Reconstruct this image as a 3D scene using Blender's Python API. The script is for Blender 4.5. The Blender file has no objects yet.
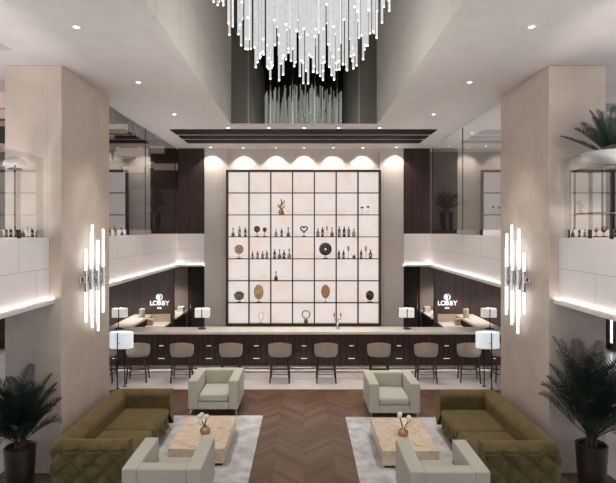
import bpy, bmesh, math, random
from mathutils import Vector, Matrix
random.seed(7)
C = bpy.context.scene.collection
PI = math.pi
HC = 3.58            # camera height
FPX = 500.0          # focal length in pixels
# ------------------------------------------------------------------ materials
MATS = {}
def mat(name, col, rough=0.5, metal=0.0, spec=0.5, sheen=0.0, emit=None, estr=0.0, coat=0.0):
    m = bpy.data.materials.new(name); m.use_nodes = True
    b = m.node_tree.nodes['Principled BSDF']
    b.inputs['Base Color'].default_value = (*col, 1)
    b.inputs['Roughness'].default_value = rough
    b.inputs['Metallic'].default_value = metal
    b.inputs['Specular IOR Level'].default_value = spec
    b.inputs['Sheen Weight'].default_value = sheen
    b.inputs['Coat Weight'].default_value = coat
    if emit:
        b.inputs['Emission Color'].default_value = (*emit, 1)
        b.inputs['Emission Strength'].default_value = estr
    MATS[name] = m
    return m
def nd(m, t): return m.node_tree.nodes.new(t)
def ln(m, a, b): m.node_tree.links.new(a, b)
def bsdf(m): return m.node_tree.nodes['Principled BSDF']
def position(m):
    return nd(m, 'ShaderNodeNewGeometry').outputs['Position']
def ramp(m, fac, stops):
    r = nd(m, 'ShaderNodeValToRGB'); ln(m, fac, r.inputs['Fac'])
    e = r.color_ramp.elements
    while len(e) > 1: e.remove(e[-1])
    e[0].position = stops[0][0]; e[0].color = (*stops[0][1], 1)
    for p, c in stops[1:]:
        k = e.new(p); k.color = (*c, 1)
    return r.outputs['Color']
def noise(m, vec, scale, detail=4, dist=0.0, rough=0.55):
    n = nd(m, 'ShaderNodeTexNoise'); ln(m, vec, n.inputs['Vector'])
    n.inputs['Scale'].default_value = scale; n.inputs['Detail'].default_value = detail
    n.inputs['Distortion'].default_value = dist; n.inputs['Roughness'].default_value = rough
    return n.outputs['Fac']
def objcoord(m): return nd(m, 'ShaderNodeTexCoord').outputs['Object']
def scaled(m, vec, s):
    k = nd(m, 'ShaderNodeMapping'); ln(m, vec, k.inputs['Vector']); k.inputs['Scale'].default_value = s
    return k.outputs['Vector']
def noisy(name, c1, c2, scale, rough=0.5, stretch=(1,1,1), obj=False, bump=0.0, lo=.35, hi=.65, **kw):
    m = mat(name, c1, rough, **kw)
    v = scaled(m, objcoord(m) if obj else position(m), stretch)
    f = noise(m, v, scale, 6)
    ln(m, ramp(m, f, [(lo, c1), (hi, c2)]), bsdf(m).inputs['Base Color'])
    if bump:
        bp = nd(m, 'ShaderNodeBump'); bp.inputs['Strength'].default_value = bump; bp.inputs['Distance'].default_value = .01
        ln(m, f, bp.inputs['Height']); ln(m, bp.outputs['Normal'], bsdf(m).inputs['Normal'])
    return m
def panel(name, c1, c2, joint, bw, bh, rough=0.4, offset=0.0, mortar=.006, shift=(0,0), nscale=1.2, stretch=(1,1,1), dist=0.6, **kw):
    """slabs laid on upright faces: joints follow (x+y, z)"""
    m = mat(name, c1, rough, **kw)
    p = position(m)
    s = nd(m, 'ShaderNodeSeparateXYZ'); ln(m, p, s.inputs[0])
    a = nd(m, 'ShaderNodeMath'); a.operation = 'ADD'; ln(m, s.outputs[0], a.inputs[0]); ln(m, s.outputs[1], a.inputs[1])
    a2 = nd(m, 'ShaderNodeMath'); a2.operation = 'ADD'; ln(m, a.outputs[0], a2.inputs[0]); a2.inputs[1].default_value = 40*bw+shift[0]
    b2 = nd(m, 'ShaderNodeMath'); b2.operation = 'ADD'; ln(m, s.outputs[2], b2.inputs[0]); b2.inputs[1].default_value = 40*bh+shift[1]
    c = nd(m, 'ShaderNodeCombineXYZ'); ln(m, a2.outputs[0], c.inputs[0]); ln(m, b2.outputs[0], c.inputs[1])
    br = nd(m, 'ShaderNodeTexBrick'); ln(m, c.outputs[0], br.inputs['Vector'])
    br.offset = offset; br.squash = 1
    br.inputs['Scale'].default_value = 1; br.inputs['Brick Width'].default_value = bw; br.inputs['Row Height'].default_value = bh
    br.inputs['Mortar Size'].default_value = mortar; br.inputs['Mortar Smooth'].default_value = 0.1
    f = noise(m, scaled(m, p, stretch), nscale, 6, dist)
    col = ramp(m, f, [(.3, c1), (.7, c2)])
    mx = nd(m, 'ShaderNodeMix'); mx.data_type = 'RGBA'
    ln(m, br.outputs['Fac'], mx.inputs['Factor']); ln(m, col, mx.inputs['A']); mx.inputs['B'].default_value = (*joint, 1)
    ln(m, mx.outputs['Result'], bsdf(m).inputs['Base Color'])
    return m
def glass(name, tint=(1,1,1), refl=1.0, base=.06):
    m = bpy.data.materials.new(name); m.use_nodes = True; nt = m.node_tree; nt.nodes.clear()
    o = nd(m, 'ShaderNodeOutputMaterial'); t = nd(m, 'ShaderNodeBsdfTransparent'); g = nd(m, 'ShaderNodeBsdfGlossy'); x = nd(m, 'ShaderNodeMixShader')
    t.inputs[0].default_value = (*tint, 1); g.inputs['Roughness'].default_value = 0.0
    lw = nd(m, 'ShaderNodeFresnel'); lw.inputs['IOR'].default_value = 1.5
    a = nd(m, 'ShaderNodeMath'); a.operation = 'MULTIPLY_ADD'; a.use_clamp = True
    ln(m, lw.outputs[0], a.inputs[0]); a.inputs[1].default_value = refl; a.inputs[2].default_value = base
    gi = nd(m, 'ShaderNodeNewGeometry'); iv = nd(m, 'ShaderNodeMath'); iv.operation = 'SUBTRACT'; iv.inputs[0].default_value = 1; ln(m, gi.outputs['Backfacing'], iv.inputs[1])
    k = nd(m, 'ShaderNodeMath'); k.operation = 'MULTIPLY'; ln(m, a.outputs[0], k.inputs[0]); ln(m, iv.outputs[0], k.inputs[1])
    ln(m, k.outputs[0], x.inputs[0]); ln(m, t.outputs[0], x.inputs[1]); ln(m, g.outputs[0], x.inputs[2]); ln(m, x.outputs[0], o.inputs[0])
    MATS[name] = m
    return m

M_ceil  = noisy('ceiling plaster', (.62,.575,.56), (.66,.615,.60), 3, .85)
M_void  = panel('void plaster', (.62,.58,.53), (.66,.62,.57), (.40,.37,.34), 1.12, 9.0, .8, shift=(.5,2.0))
M_col   = panel('beige marble', (.47,.38,.32), (.57,.475,.405), (.40,.32,.265), 0.92, 1.24, .42, offset=.0, mortar=.0022, nscale=2.2, shift=(.1,.25))
M_stonew= panel('grey beige stone', (.50,.435,.395), (.55,.485,.44), (.38,.33,.30), .68, 1.75, .5, mortar=.004, shift=(-.2,.3))
M_fasc  = panel('fascia panels', (.74,.69,.665), (.77,.72,.695), (.36,.33,.31), 1.15, .47, .55, offset=.38, mortar=.0035, shift=(.2,-.195))
M_dwood = panel('dark wood panelling', (.028,.015,.014), (.050,.029,.026), (.010,.006,.006), .30, 8, .6, mortar=.007, spec=.2, nscale=5, stretch=(4,4,.25))
M_swood = panel('sign wall wood', (.060,.038,.033), (.105,.066,.057), (.02,.013,.012), .22, 8, .45, mortar=.005, nscale=5, stretch=(4,4,.25))
M_barw  = panel('bar front wood', (.040,.022,.020), (.085,.046,.040), (.016,.009,.008), .145, 8, .28, mortar=.010, nscale=6, stretch=(4,4,.3))
M_slat  = noisy('dark slat wood', (.012,.008,.007), (.024,.016,.013), 4, .7, (1,12,12), spec=.12)
M_counter = noisy('cream stone', (.75,.68,.61), (.82,.75,.68), 2.5, .25)
M_tan   = noisy('tan board', (.48,.38,.30), (.55,.44,.35), 3, .5)
M_stonef= noisy('pale stone floor', (.70,.64,.60), (.82,.76,.72), 1.3, .16)
M_rug   = noisy('rug pile', (.42,.415,.41), (.70,.69,.68), 3.6, .95, bump=.4, sheen=.2)
M_fabric= noisy('greige upholstery', (.47,.445,.375), (.53,.505,.43), 60, .9, obj=True, bump=.08, sheen=.15)
M_velvet= noisy('olive velvet', (.082,.058,.020), (.126,.092,.036), 5, .62, obj=True, sheen=.55, spec=.2)
bsdf(M_velvet).inputs['Sheen Tint'].default_value = (.62,.49,.27,1); bsdf(M_velvet).inputs['Sheen Roughness'].default_value = .45
M_stool = noisy('taupe leather', (.40,.325,.275), (.46,.375,.32), 20, .55, obj=True)
M_black = mat('black metal', (.012,.011,.011), .35, .6)
M_dark  = mat('dark paint', (.018,.016,.016), .6)
M_dleg  = mat('dark stained leg', (.035,.022,.018), .4)
M_chrome= mat('polished steel', (.72,.70,.69), .12, 1.0)
M_shoe  = mat('mirror polished steel', (.80,.78,.77), .01, 1.0)
M_bronze= mat('dark bronze', (.045,.028,.022), .35, .5)
M_pot   = noisy('dark ceramic', (.020,.016,.014), (.036,.029,.026), 6, .35, obj=True)
M_soil  = mat('soil', (.03,.02,.014), .95)
M_leaf  = noisy('palm leaf', (.008,.017,.012), (.018,.036,.025), 8, .5, obj=True)
M_trunk = noisy('palm trunk', (.06,.038,.025), (.10,.065,.04), 30, .9, obj=True)
M_white = mat('white ceramic', (.72,.70,.68), .35)
M_petal = mat('white petal', (.85,.84,.78), .6)
M_stem  = mat('green stem', (.10,.18,.04), .6)
M_vase  = mat('copper pink glass', (.50,.29,.21), .18, .3)
M_glass = glass('clear glass', (.93,.95,.94), 1.8, .12)
M_wglass= glass('window glass', (.96,.98,1.0), 1.0, .02)
M_mirror= mat('smoked mirror', (.29,.305,.27), .03, 1.0)
M_baff  = mat('black baffle', (.012,.011,.012), .6)
M_bwood = noisy('baffle wood', (.62,.44,.36), (.70,.52,.44), 4, .5, (8,1,1))
M_grey  = mat('grey louvre', (.22,.215,.21), .6)
M_taupe = noisy('taupe wall', (.20,.165,.15), (.24,.20,.18), 2, .6)
M_upbe  = noisy('beige plaster', (.24,.185,.15), (.27,.21,.175), 2, .6)
M_led   = mat('led strip', (.9,.9,.9), .5, emit=(1,.95,.93), estr=14)
M_ledbar= mat('bar toe led', (.9,.9,.9), .5, emit=(1,.84,.80), estr=14)
M_streak  = mat('glowing streak', (.9,.85,.8), .4, emit=(1,.88,.82), estr=.6)
M_lamp  = mat('downlight lamp', (1,1,1), .5, emit=(1,.96,.92), estr=7)
M_trim  = mat('white trim ring', (.75,.72,.70), .5)
M_shadeF= mat('lit white shade', (.80,.82,.82), .8, emit=(.92,.97,1.0), estr=.42)
M_shadeT= mat('lit cream shade', (.80,.76,.70), .8, emit=(1,.93,.86), estr=.30)
M_sign  = mat('sign letters', (.9,.9,.9), .4, emit=(.78,.88,1.0), estr=.62)
M_canop = mat('dark canopy', (.01,.01,.01), .5)
# backlit alabaster
M_ala = mat('backlit alabaster', (.10,.09,.08), .5)
_f = noise(M_ala, position(M_ala), 1.6, 5, 1.2)
ln(M_ala, ramp(M_ala, _f, [(.28,(.98,.76,.66)),(.45,(1.0,.85,.77)),(.58,(1.0,.90,.85)),(.75,(.98,.93,.91))]), bsdf(M_ala).inputs['Emission Color'])
bsdf(M_ala).inputs['Emission Strength'].default_value = .70
# glowing acrylic rods
def rodmat(name, s0, s1, scale):
    m = mat(name, (.06,.06,.06), .3)
    f = noise(m, position(m), scale, 3, 0, .7)
    g = nd(m, 'ShaderNodeNewGeometry'); a = nd(m, 'ShaderNodeMath'); a.operation = 'MULTIPLY_ADD'
    ln(m, g.outputs['Random Per Island'], a.inputs[0]); a.inputs[1].default_value = .6
    b = nd(m, 'ShaderNodeMath'); b.operation = 'MULTIPLY'; ln(m, f, b.inputs[0]); b.inputs[1].default_value = .4; ln(m, b.outputs[0], a.inputs[2])
    ln(m, ramp(m, a.outputs[0], [(.1,(s0,s0,s0*.985)),(.8,(s1,s1,s1*.985))]), bsdf(m).inputs['Emission Color'])
    bsdf(m).inputs['Emission Strength'].default_value = 1.0
    return m
M_rod  = rodmat('chandelier rod', .27, .93, 22)
M_tip  = mat('rod tip', (1,1,1), .3, emit=(1,.99,.97), estr=1.25)
M_srod = rodmat('sconce rod', 1.6, 3.6, 14)
M_wire = mat('thin wire', (.10,.10,.10), .4, .8)
# herringbone boards
M_floor = mat('herringbone oak', (.2,.12,.08), .38)
_g = nd(M_floor, 'ShaderNodeNewGeometry')
_n = noise(M_floor, scaled(M_floor, _g.outputs['Position'], (3,3,3)), 4, 6)
_mx = nd(M_floor, 'ShaderNodeMath'); _mx.operation='MULTIPLY_ADD'; ln(M_floor, _n, _mx.inputs[0]); _mx.inputs[1].default_value=.3
ln(M_floor, _g.outputs['Random Per Island'], _mx.inputs[2])
ln(M_floor, ramp(M_floor, _mx.outputs[0], [(.1,(.095,.046,.024)),(.7,(.142,.074,.042)),(1.0,(.175,.097,.060))]), bsdf(M_floor).inputs['Base Color'])
# onyx
M_onyx = mat('peach onyx', (.7,.5,.38), .22)
_p = position(M_onyx)
_a = noise(M_onyx, _p, 2.1, 7, 2.2, .6)
ln(M_onyx, ramp(M_onyx, _a, [(.30,(.56,.34,.19)),(.40,(.70,.52,.37)),(.50,(.76,.66,.55)),(.58,(.70,.50,.33)),(.66,(.77,.67,.57)),(.78,(.80,.73,.65))]), bsdf(M_onyx).inputs['Base Color'])

# ------------------------------------------------------------------ mesh helpers
def link(o, parent=None):
    C.objects.link(o)
    if parent is not None: o.parent = parent
    return o
def obj(name, bm, mats, parent=None, smooth=False, loc=None):
    me = bpy.data.meshes.new(name)
    bmesh.ops.recalc_face_normals(bm, faces=bm.faces[:])
    bm.to_mesh(me); bm.free()
    for m in (mats if isinstance(mats, (list, tuple)) else [mats]): me.materials.append(m)
    if smooth:
        me.polygons.foreach_set('use_smooth', [True]*len(me.polygons))
        try: me.set_sharp_from_angle(angle=math.radians(42))
        except Exception: pass
    o = bpy.data.objects.new(name, me)
    if loc: o.location = loc
    return link(o, parent)
def tag(o, label, cat, group=None, kind=None):
    o['label'] = label; o['category'] = cat
    if group: o['group'] = group
    if kind: o['kind'] = kind
    return o
def thing(name, label, cat, loc=(0,0,0), rz=0, group=None):
    o = bpy.data.objects.new(name, None); o.empty_display_size = .1
    o.location = loc; o.rotation_euler = (0,0,rz); C.objects.link(o)
    return tag(o, label, cat, group)
def struct(name, bm, m, label=None, smooth=False):
    o = obj(name, bm, m, None, smooth); o['kind'] = 'structure'
    o['label'] = label or name.replace('_', ' '); o['category'] = name.split('_')[0]
    return o
def dup(root, loc, label, rz=0, group=None):
    def cp(o, parent):
        c = o.copy(); C.objects.link(c)
        if parent is not None: c.parent = parent
        for ch in o.children: cp(ch, c)
        return c
    r = cp(root, None); r.location = loc; r.rotation_euler = (0,0,rz); r['label'] = label
    if group: r['group'] = group
    return r
def B(*boxes):
    bm = bmesh.new()
    for b in boxes: box(bm, *b)
    return bm
def box(bm, x0, x1, y0, y1, z0, z1, mi=0):
    vs = [bm.verts.new((x,y,z)) for z in (z0,z1) for y in (y0,y1) for x in (x0,x1)]
    for q in ((0,1,3,2),(4,6,7,5),(0,4,5,1),(2,3,7,6),(0,2,6,4),(1,5,7,3)):
        f = bm.faces.new([vs[i] for i in q]); f.material_index = mi
def rbox(bm, x0, x1, y0, y1, z0, z1, r=.02, seg=3, mi=0):
    t = B((x0,x1,y0,y1,z0,z1,mi))
    bmesh.ops.bevel(t, geom=t.edges[:]+t.verts[:], offset=r, segments=seg, profile=.5, affect='EDGES')
    me = bpy.data.meshes.new('t'); t.to_mesh(me); t.free(); bm.from_mesh(me); bpy.data.meshes.remove(me)
def RB(*a, **k):
    bm = bmesh.new(); rbox(bm, *a, **k); return bm
def lathe(bm, prof, c=(0,0,0), n=20, mi=0, mis=None):
    rings = []
    for r, z in prof:
        if r < 1e-5: rings.append([bm.verts.new((c[0],c[1],c[2]+z))])
        else: rings.append([bm.verts.new((c[0]+r*math.cos(2*PI*i/n), c[1]+r*math.sin(2*PI*i/n), c[2]+z)) for i in range(n)])
    for k in range(len(rings)-1):
        a, b = rings[k], rings[k+1]
        m = mis[k] if mis else mi
        for i in range(n):
            j = (i+1)%n
            if len(a)==1 and len(b)==1: continue
            if len(a)==1: f = bm.faces.new((a[0],b[i],b[j]))
            elif len(b)==1: f = bm.faces.new((a[i],a[j],b[0]))
            else: f = bm.faces.new((a[i],a[j],b[j],b[i]))
            f.material_index = m
def tube(bm, pts, r, n=8, mi=0, closed=False, cap=True):
    P = [Vector(p) for p in pts]; rs = r if isinstance(r,(list,tuple)) else [r]*len(P)
    rings = []; prev = None
    for i, p in enumerate(P):
        if closed: d = P[(i+1)%len(P)]-P[i-1]
        else: d = P[min(i+1,len(P)-1)]-P[max(i-1,0)]
        d.normalize()
        if prev is None:
            u = d.orthogonal().normalized()
        else:
            u = (prev - d*prev.dot(d))
            u = u.normalized() if u.length > 1e-6 else d.orthogonal().normalized()
        prev = u; v = d.cross(u)
        rings.append([bm.verts.new(p + (u*math.cos(2*PI*k/n)+v*math.sin(2*PI*k/n))*rs[i]) for k in range(n)])
    m = len(rings)
    for i in range(m if closed else m-1):
        a, b = rings[i], rings[(i+1)%m]
        for k in range(n):
            f = bm.faces.new((a[k],a[(k+1)%n],b[(k+1)%n],b[k])); f.material_index = mi
    if cap and not closed:
        for rg in (rings[0], rings[-1]):
            f = bm.faces.new(rg); f.material_index = mi
def T(pts, r, n=8):
    bm = bmesh.new(); tube(bm, pts, r, n); return bm
def L(prof, c=(0,0,0), n=20):
    bm = bmesh.new(); lathe(bm, prof, c, n); return bm
def ball(bm, c, rx, ry, rz, nu=14, nv=8, mi=0, wob=0):
    rings = []
    for j in range(nv+1):
        t = PI*j/nv
        if j in (0,nv): rings.append([bm.verts.new((c[0],c[1],c[2]+rz*math.cos(t)))]); continue
        rg = []
        for i in range(nu):
            p = 2*PI*i/nu; k = 1+wob*(random.random()-.5)
            rg.append(bm.verts.new((c[0]+k*rx*math.sin(t)*math.cos(p), c[1]+k*ry*math.sin(t)*math.sin(p), c[2]+k*rz*math.cos(t))))
        rings.append(rg)
    for j in range(nv):
        a, b = rings[j], rings[j+1]
        for i in range(nu):
            k = (i+1)%nu
            if len(a)==1: f = bm.faces.new((a[0],b[i],b[k]))
            elif len(b)==1: f = bm.faces.new((a[i],a[k],b[0]))
            else: f = bm.faces.new((a[i],a[k],b[k],b[i]))
            f.material_index = mi
ORD = ['first','second','third','fourth','fifth','sixth','seventh','eighth','ninth','tenth']

# ------------------------------------------------------------------ the setting
XG = 3.74      # balcony face
ZC = 6.0
VX, VY0, VY1 = 1.68, 1.6, 11.49
# chevron oak floor
bm = bmesh.new()
w, p = .46, .125
for ci in range(int(9.2/w)+1):
    xa = -4.6+ci*w; xb = xa+w; up = ci%2==0
    y = -3.2
    while y < 11.3:
        ya, yb = (y, y+w) if up else (y+w, y)
        g = .0015
        f = bm.faces.new([bm.verts.new(q) for q in ((xa+g,ya+g,0),(xb-g,yb+g,0),(xb-g,yb+p-g,0),(xa+g,ya+p-g,0))])
        y += p
struct('floor', bm, M_floor, 'herringbone oak floor between the two lounge groups')
struct('floor_underlay', B((-9.3,9.3,-3.2,19,-.25,-.006)), M_dleg, 'dark subfloor under the oak boards')
struct('floor_stone', B((-9.2,9.2,11.22,19,-.2,.006),(-9.2,-4.46,-3.2,11.22,-.2,.006),(4.46,9.2,-3.2,11.22,-.2,.006)), M_stonef, 'pale polished stone floor along the bar')
# ceiling with the void in it
struct('ceiling', B((-VX-.05,VX+.05,11.55,19,ZC,ZC+.3),(-3.92,-VX-.05,-3,9.17,ZC,ZC+.3),(-3.79,-VX-.05,9.17,19,ZC,ZC+.3),(VX+.05,9.2,-3,19,ZC,ZC+.3),(-VX-.05,VX+.05,-3,VY0-.05,ZC,ZC+.3),(-9.2,-3.92,6.74,9.15,ZC,ZC+.3)), M_ceil, 'pale flat ceiling around the chandelier void')
struct('ceiling_left_dark', B((-9.2,-3.92,-3,6.74,6.75,6.85),(-9.2,-3.79,9.15,19,6.75,6.85),(-3.94,-3.92,-3,6.74,6.3,6.8),(-3.805,-3.79,9.17,19,5.98,6.8)), M_dark, 'black ceiling above the left balcony')
for s, nm in ((-1,'left'),(1,'right')):
    x0, x1 = sorted((s*VX, s*(VX+.12)))
    struct('wall_void_'+nm, B((x0,x1,VY0,VY1+.1,ZC-.003,10.2)), M_void, f'{nm} side wall of the chandelier void')
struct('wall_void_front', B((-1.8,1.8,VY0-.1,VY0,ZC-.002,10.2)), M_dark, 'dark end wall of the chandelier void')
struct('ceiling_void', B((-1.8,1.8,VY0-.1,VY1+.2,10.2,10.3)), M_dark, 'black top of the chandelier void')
# smoked mirror end wall, panels with pale joints
t = thing('mirror_wall', 'smoked mirror panelling closing the far end of the chandelier void', 'mirror', (0,VY1,ZC))
edges = [-VX,-1.275]+[-1.275+.51*i for i in range(1,6)]+[VX]
edges = [-1.68,-1.278,-.768,-.258,.252,.762,1.262,1.68]
for a, b in zip(edges[:-1], edges[1:]):
    obj('mirror_panel', B((a+.006,b-.006,-.012,.02,.005,4.2)), M_mirror, t)
for a in edges[1:-1]:
    obj('joint_strip', B((a-.012,a+.012,-.016,.01,.005,4.2)), M_chrome, t)
struct('trim_1', B((-VX,VX,VY1-.02,VY1+.12,ZC-.02,ZC+.02)), M_ceil, 'pale lip under the mirror wall')
# columns
for s, nm in ((-1,'left'),(1,'right')):
    xa, xb = (-4.40,-3.565) if s<0 else (3.60,4.44)
    bm = bmesh.new(); rbox(bm, xa, xb, 7.35, 9.16, 0, ZC, .012, 2)
    struct('wall_column_'+nm, bm, M_col, f'beige marble column on the {nm}')
    struct('trim_'+('2' if s<0 else '3'), B((xa+.02,xb-.02,7.37,9.14,ZC-.035,ZC-.001)), M_dark, f'shadow gap at the top of the {nm} column')
# balcony decks, fascias
for s, nm in ((-1,'left'),(1,'right')):
    def bx(xa, xb, *r):
        return (min(s*xa,s*xb), max(s*xa,s*xb)) + r
    # deck in pieces round the column
    cx = 4.42 if s<0 else 4.46
    struct('floor_balcony_'+nm, B(bx(XG+.06,9.2,2.2,7.34,2.52,3.25), bx(cx,9.2,7.34,9.17,2.52,3.25), bx(XG+.06,9.2,9.17,18.5,2.52,3.25), bx(2.96,XG+.06,14.92,18.5,2.52,3.25)), M_taupe, f'{nm} balcony deck')
    struct('wall_balcony_'+nm, B(bx(XG,XG+.06,2.2,7.345,2.56,3.47), bx(XG,XG+.06,9.17,14.86,2.56,3.47), bx(2.955,XG+.06,14.80,14.92,2.56,3.47)), M_fasc, f'pale panelled fascia of the {nm} balcony')
    k = struct('trim_'+('4' if s<0 else '5'), B(bx(XG-.075,XG+.06,2.2,7.345,2.505,2.53), bx(XG-.075,XG-.06,2.2,7.345,2.53,2.558), bx(XG-.075,XG+.06,9.17,14.80,2.505,2.53), bx(XG-.075,XG-.06,9.17,14.72,2.53,2.558), bx(2.955,XG-.06,14.73,14.86,2.505,2.53), bx(2.955,XG-.06,14.73,14.745,2.53,2.558)), M_ceil, f'lit ledge under the {nm} balcony fascia')
    l = obj('led_strip', B(bx(XG-.03,XG-.006,2.2,7.345,2.531,2.538), bx(XG-.03,XG-.006,9.17,14.74,2.531,2.538), bx(2.955,XG-.03,14.77,14.794,2.531,2.538)), M_led, k)
    l['label'] = 'glowing strip light'
    # upper dark wood
    struct('wall_upper_'+nm, B(bx(2.955,XG,14.82,15.0,3.47,ZC)), M_dwood, f'dark wood panelling above the balcony beside the display, {nm}')
    # lower sign wall and passage
    struct('wall_sign_'+nm, B(bx(3.93,9.2,15.02,15.16,.006,2.52)), M_swood, f'dark wood wall with the bar sign, {nm}')
    struct('wall_recess_'+nm, B(bx(3.86,4.9,16.75,16.9,.006,2.52), bx(4.75,4.9,15.16,16.75,.006,2.52)), M_taupe, f'taupe wall of the service passage, {nm}')
    struct('wall_passage_'+nm, B(bx(2.9,3.85,16.6,16.75,.006,2.52)), M_dwood, f'dark wood end of the service passage, {nm}')
    d = struct('door_'+('1' if s<0 else '2'), B(bx(2.98,3.74,16.56,16.6,.006,2.4)), M_dark, f'dark service door at the end of the {nm} passage')
    obj('door_edge', B(bx(3.745,3.765,16.55,16.6,.006,2.45)), M_chrome, d)
# side walls with windows
for s, nm in ((-1,'left'),(1,'right')):
    def bx(xa, xb, *r):
        return (min(s*xa,s*xb), max(s*xa,s*xb)) + r
    bm = bmesh.new()
    for z0, z1 in ((0,.1),(2.35,3.3),(5.6,6.9)): box(bm, *bx(9.2,9.4,-3,19,z0,z1))
    for k in range(8):
        y = -3+k*2.9
        if k == 6: box(bm, *bx(9.2,9.4,y,19,3.3,5.6))
        box(bm, *bx(9.2,9.4,y,min(y+.5,19),.1,2.35)); box(bm, *bx(9.2,9.4,y,min(y+.5,19),3.3,5.6))
    box(bm, *bx(9.2,9.4,18.6,19,0,6.9))
    struct('wall_'+nm, bm, M_upbe, f'{nm} outer wall with windows')
    n = 0
    for k in range(7):
        y = -3+k*2.9+.5
        for z0, z1 in ((.1,2.35),(3.3,5.6)):
            if k == 6 and z0 > 3: continue
            n += 1
            fr = bmesh.new()
            for yy in (y, y+1.16, y+2.34): box(fr, *bx(9.25,9.33,yy,yy+.06,z0,z1))
            for zz in (z0, z1-.06): box(fr, *bx(9.25,9.33,y,y+2.4,zz,zz+.06))
            wobj = struct(f'window_{n if s<0 else n+14}', fr, M_black, f'tall daylight window in the {nm} outer wall')
            obj('pane', B(bx(9.285,9.295,y,y+2.4,z0,z1)), M_wglass, wobj)
struct('floor_balcony_blocker', B((-9.2,9.2,-3.2,-.5,2.5,2.95)), M_taupe, 'unseen balcony deck under the camera, added to block light')  # out of view, added to shade the near lounge from behind
struct('wall_front_blocker', B((-9.4,9.4,-3.4,-3.2,0,3.0)), M_taupe, 'unseen low wall behind the camera, added to block light')  # out of view, added to cut light on camera-facing surfaces
struct('wall_back', B((-9.4,9.4,18.5,18.7,0,6.9)), M_taupe, 'rear wall behind the balconies')
struct('wall_upper_back_right', B((3.74,9.2,15.55,15.7,3.25,ZC)), M_upbe, 'beige wall at the back of the right balcony')
struct('wall_upper_back_left', B((-9.2,-6.3,17.3,17.5,3.25,6.7),(-6.3,-3.74,17.3,17.5,5.0,6.7)), M_dwood, 'grey wall at the back of the left balcony')
# display wall
struct('wall_display', B((-2.955,2.955,14.92,15.2,0,ZC)), M_stonew, 'stone wall behind the lit bar display')
struct('wall_pilaster', B((-2.955,-2.27,14.84,14.92,0,ZC),(2.25,2.955,14.84,14.92,0,ZC)), M_stonew, 'stone pilasters beside the lit bar display')

# ------------------------------------------------------------------ ceiling slats
for i, (y0, y1) in enumerate(((12.0,12.55),(12.76,13.18),(13.38,13.82))):
    bm = bmesh.new(); rbox(bm, -3.21, 3.19, y0, y1, 5.972, 5.994, .004, 2)
    t = thing('ceiling_slat', f'long dark wood plank under the ceiling, {["nearest the chandelier","middle of three","nearest the lit display wall"][i]}', 'ceiling slat', (0,0,0), 0, 'dark planks hung under the ceiling')
    obj('plank', bm, M_slat, t)
    obj('hanger', B((-2.5,-2.46,(y0+y1)/2-.02,(y0+y1)/2+.02,5.99,6.0),(2.46,2.5,(y0+y1)/2-.02,(y0+y1)/2+.02,5.99,6.0)), M_black, t)

# ------------------------------------------------------------------ downlights
dl_proto = None
def downlight(x, y, label, power=45, size=70, blend=.7, z=ZC, group='recessed ceiling downlights', col=(1,.93,.86)):
    global dl_proto
    if dl_proto is None:
        t = thing('downlight', label, 'downlight', (x,y,z), 0, group)
        obj('trim_ring', L([(.035,0),(.035,-.008),(.055,-.010),(.062,-.004),(.062,0)], n=20), M_trim, t, True)
        obj('lamp', L([(0,-.003),(.034,-.003),(.034,-.001)], n=20), M_lamp, t)
        dl_proto = t
    else:
        t = dup(dl_proto, (x,y,z), label, 0, group)
    if power:
        l = bpy.data.lights.new('spot', 'SPOT'); l.energy = power*3.4; l.spot_size = math.radians(size); l.spot_blend = blend
        l.color = col; l.shadow_soft_size = .04
        lo = bpy.data.objects.new('downlight_lamp', l); lo.location = (x,y,z-.02); C.objects.link(lo)
    return t
for s, nm in ((-1,'left'),(1,'right')):
    for i, y in enumerate((5.95, 8.18, 10.45, 12.05)):
        downlight(s*2.71, y, f'downlight in the {nm} ceiling strip, {["nearest the camera","second from the camera","third from the camera","beside the dark slats"][i]}', 55)
for i, x in enumerate((-1.8,-.83,0,.82,1.79)):
    downlight(x, 11.83, f'downlight in front of the dark slats, {ORD[i]} from left of five', 30)
for i, x in enumerate((-2.73,-1.78,-.83,0,.86,1.73,2.70)):
    downlight(x, 14.60 if abs(x) > 2.2 else 14.68, f'downlight washing the display wall, {ORD[i]} from left of seven', 21, 106, .4, group='downlights along the display wall')
for i, (x, y) in enumerate(((4.19,12.47),(4.18,14.4),(5.24,14.4))):
    downlight(x, y, f'downlight over the right balcony behind glass, {["nearest the camera","back row near the glass","back row further right"][i]}', 30)
for s, nm in ((-1,'left'),(1,'right')):
    for i, (x, y) in enumerate(((4.4,14.2),(5.6,14.2),(4.35,16.0))):
        downlight(s*x, y, f'downlight under the {nm} balcony, {["over the back counter","over the outer end of the counter","in the service passage"][i]}', (26,26,40)[i], 95, z=2.52)

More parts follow.
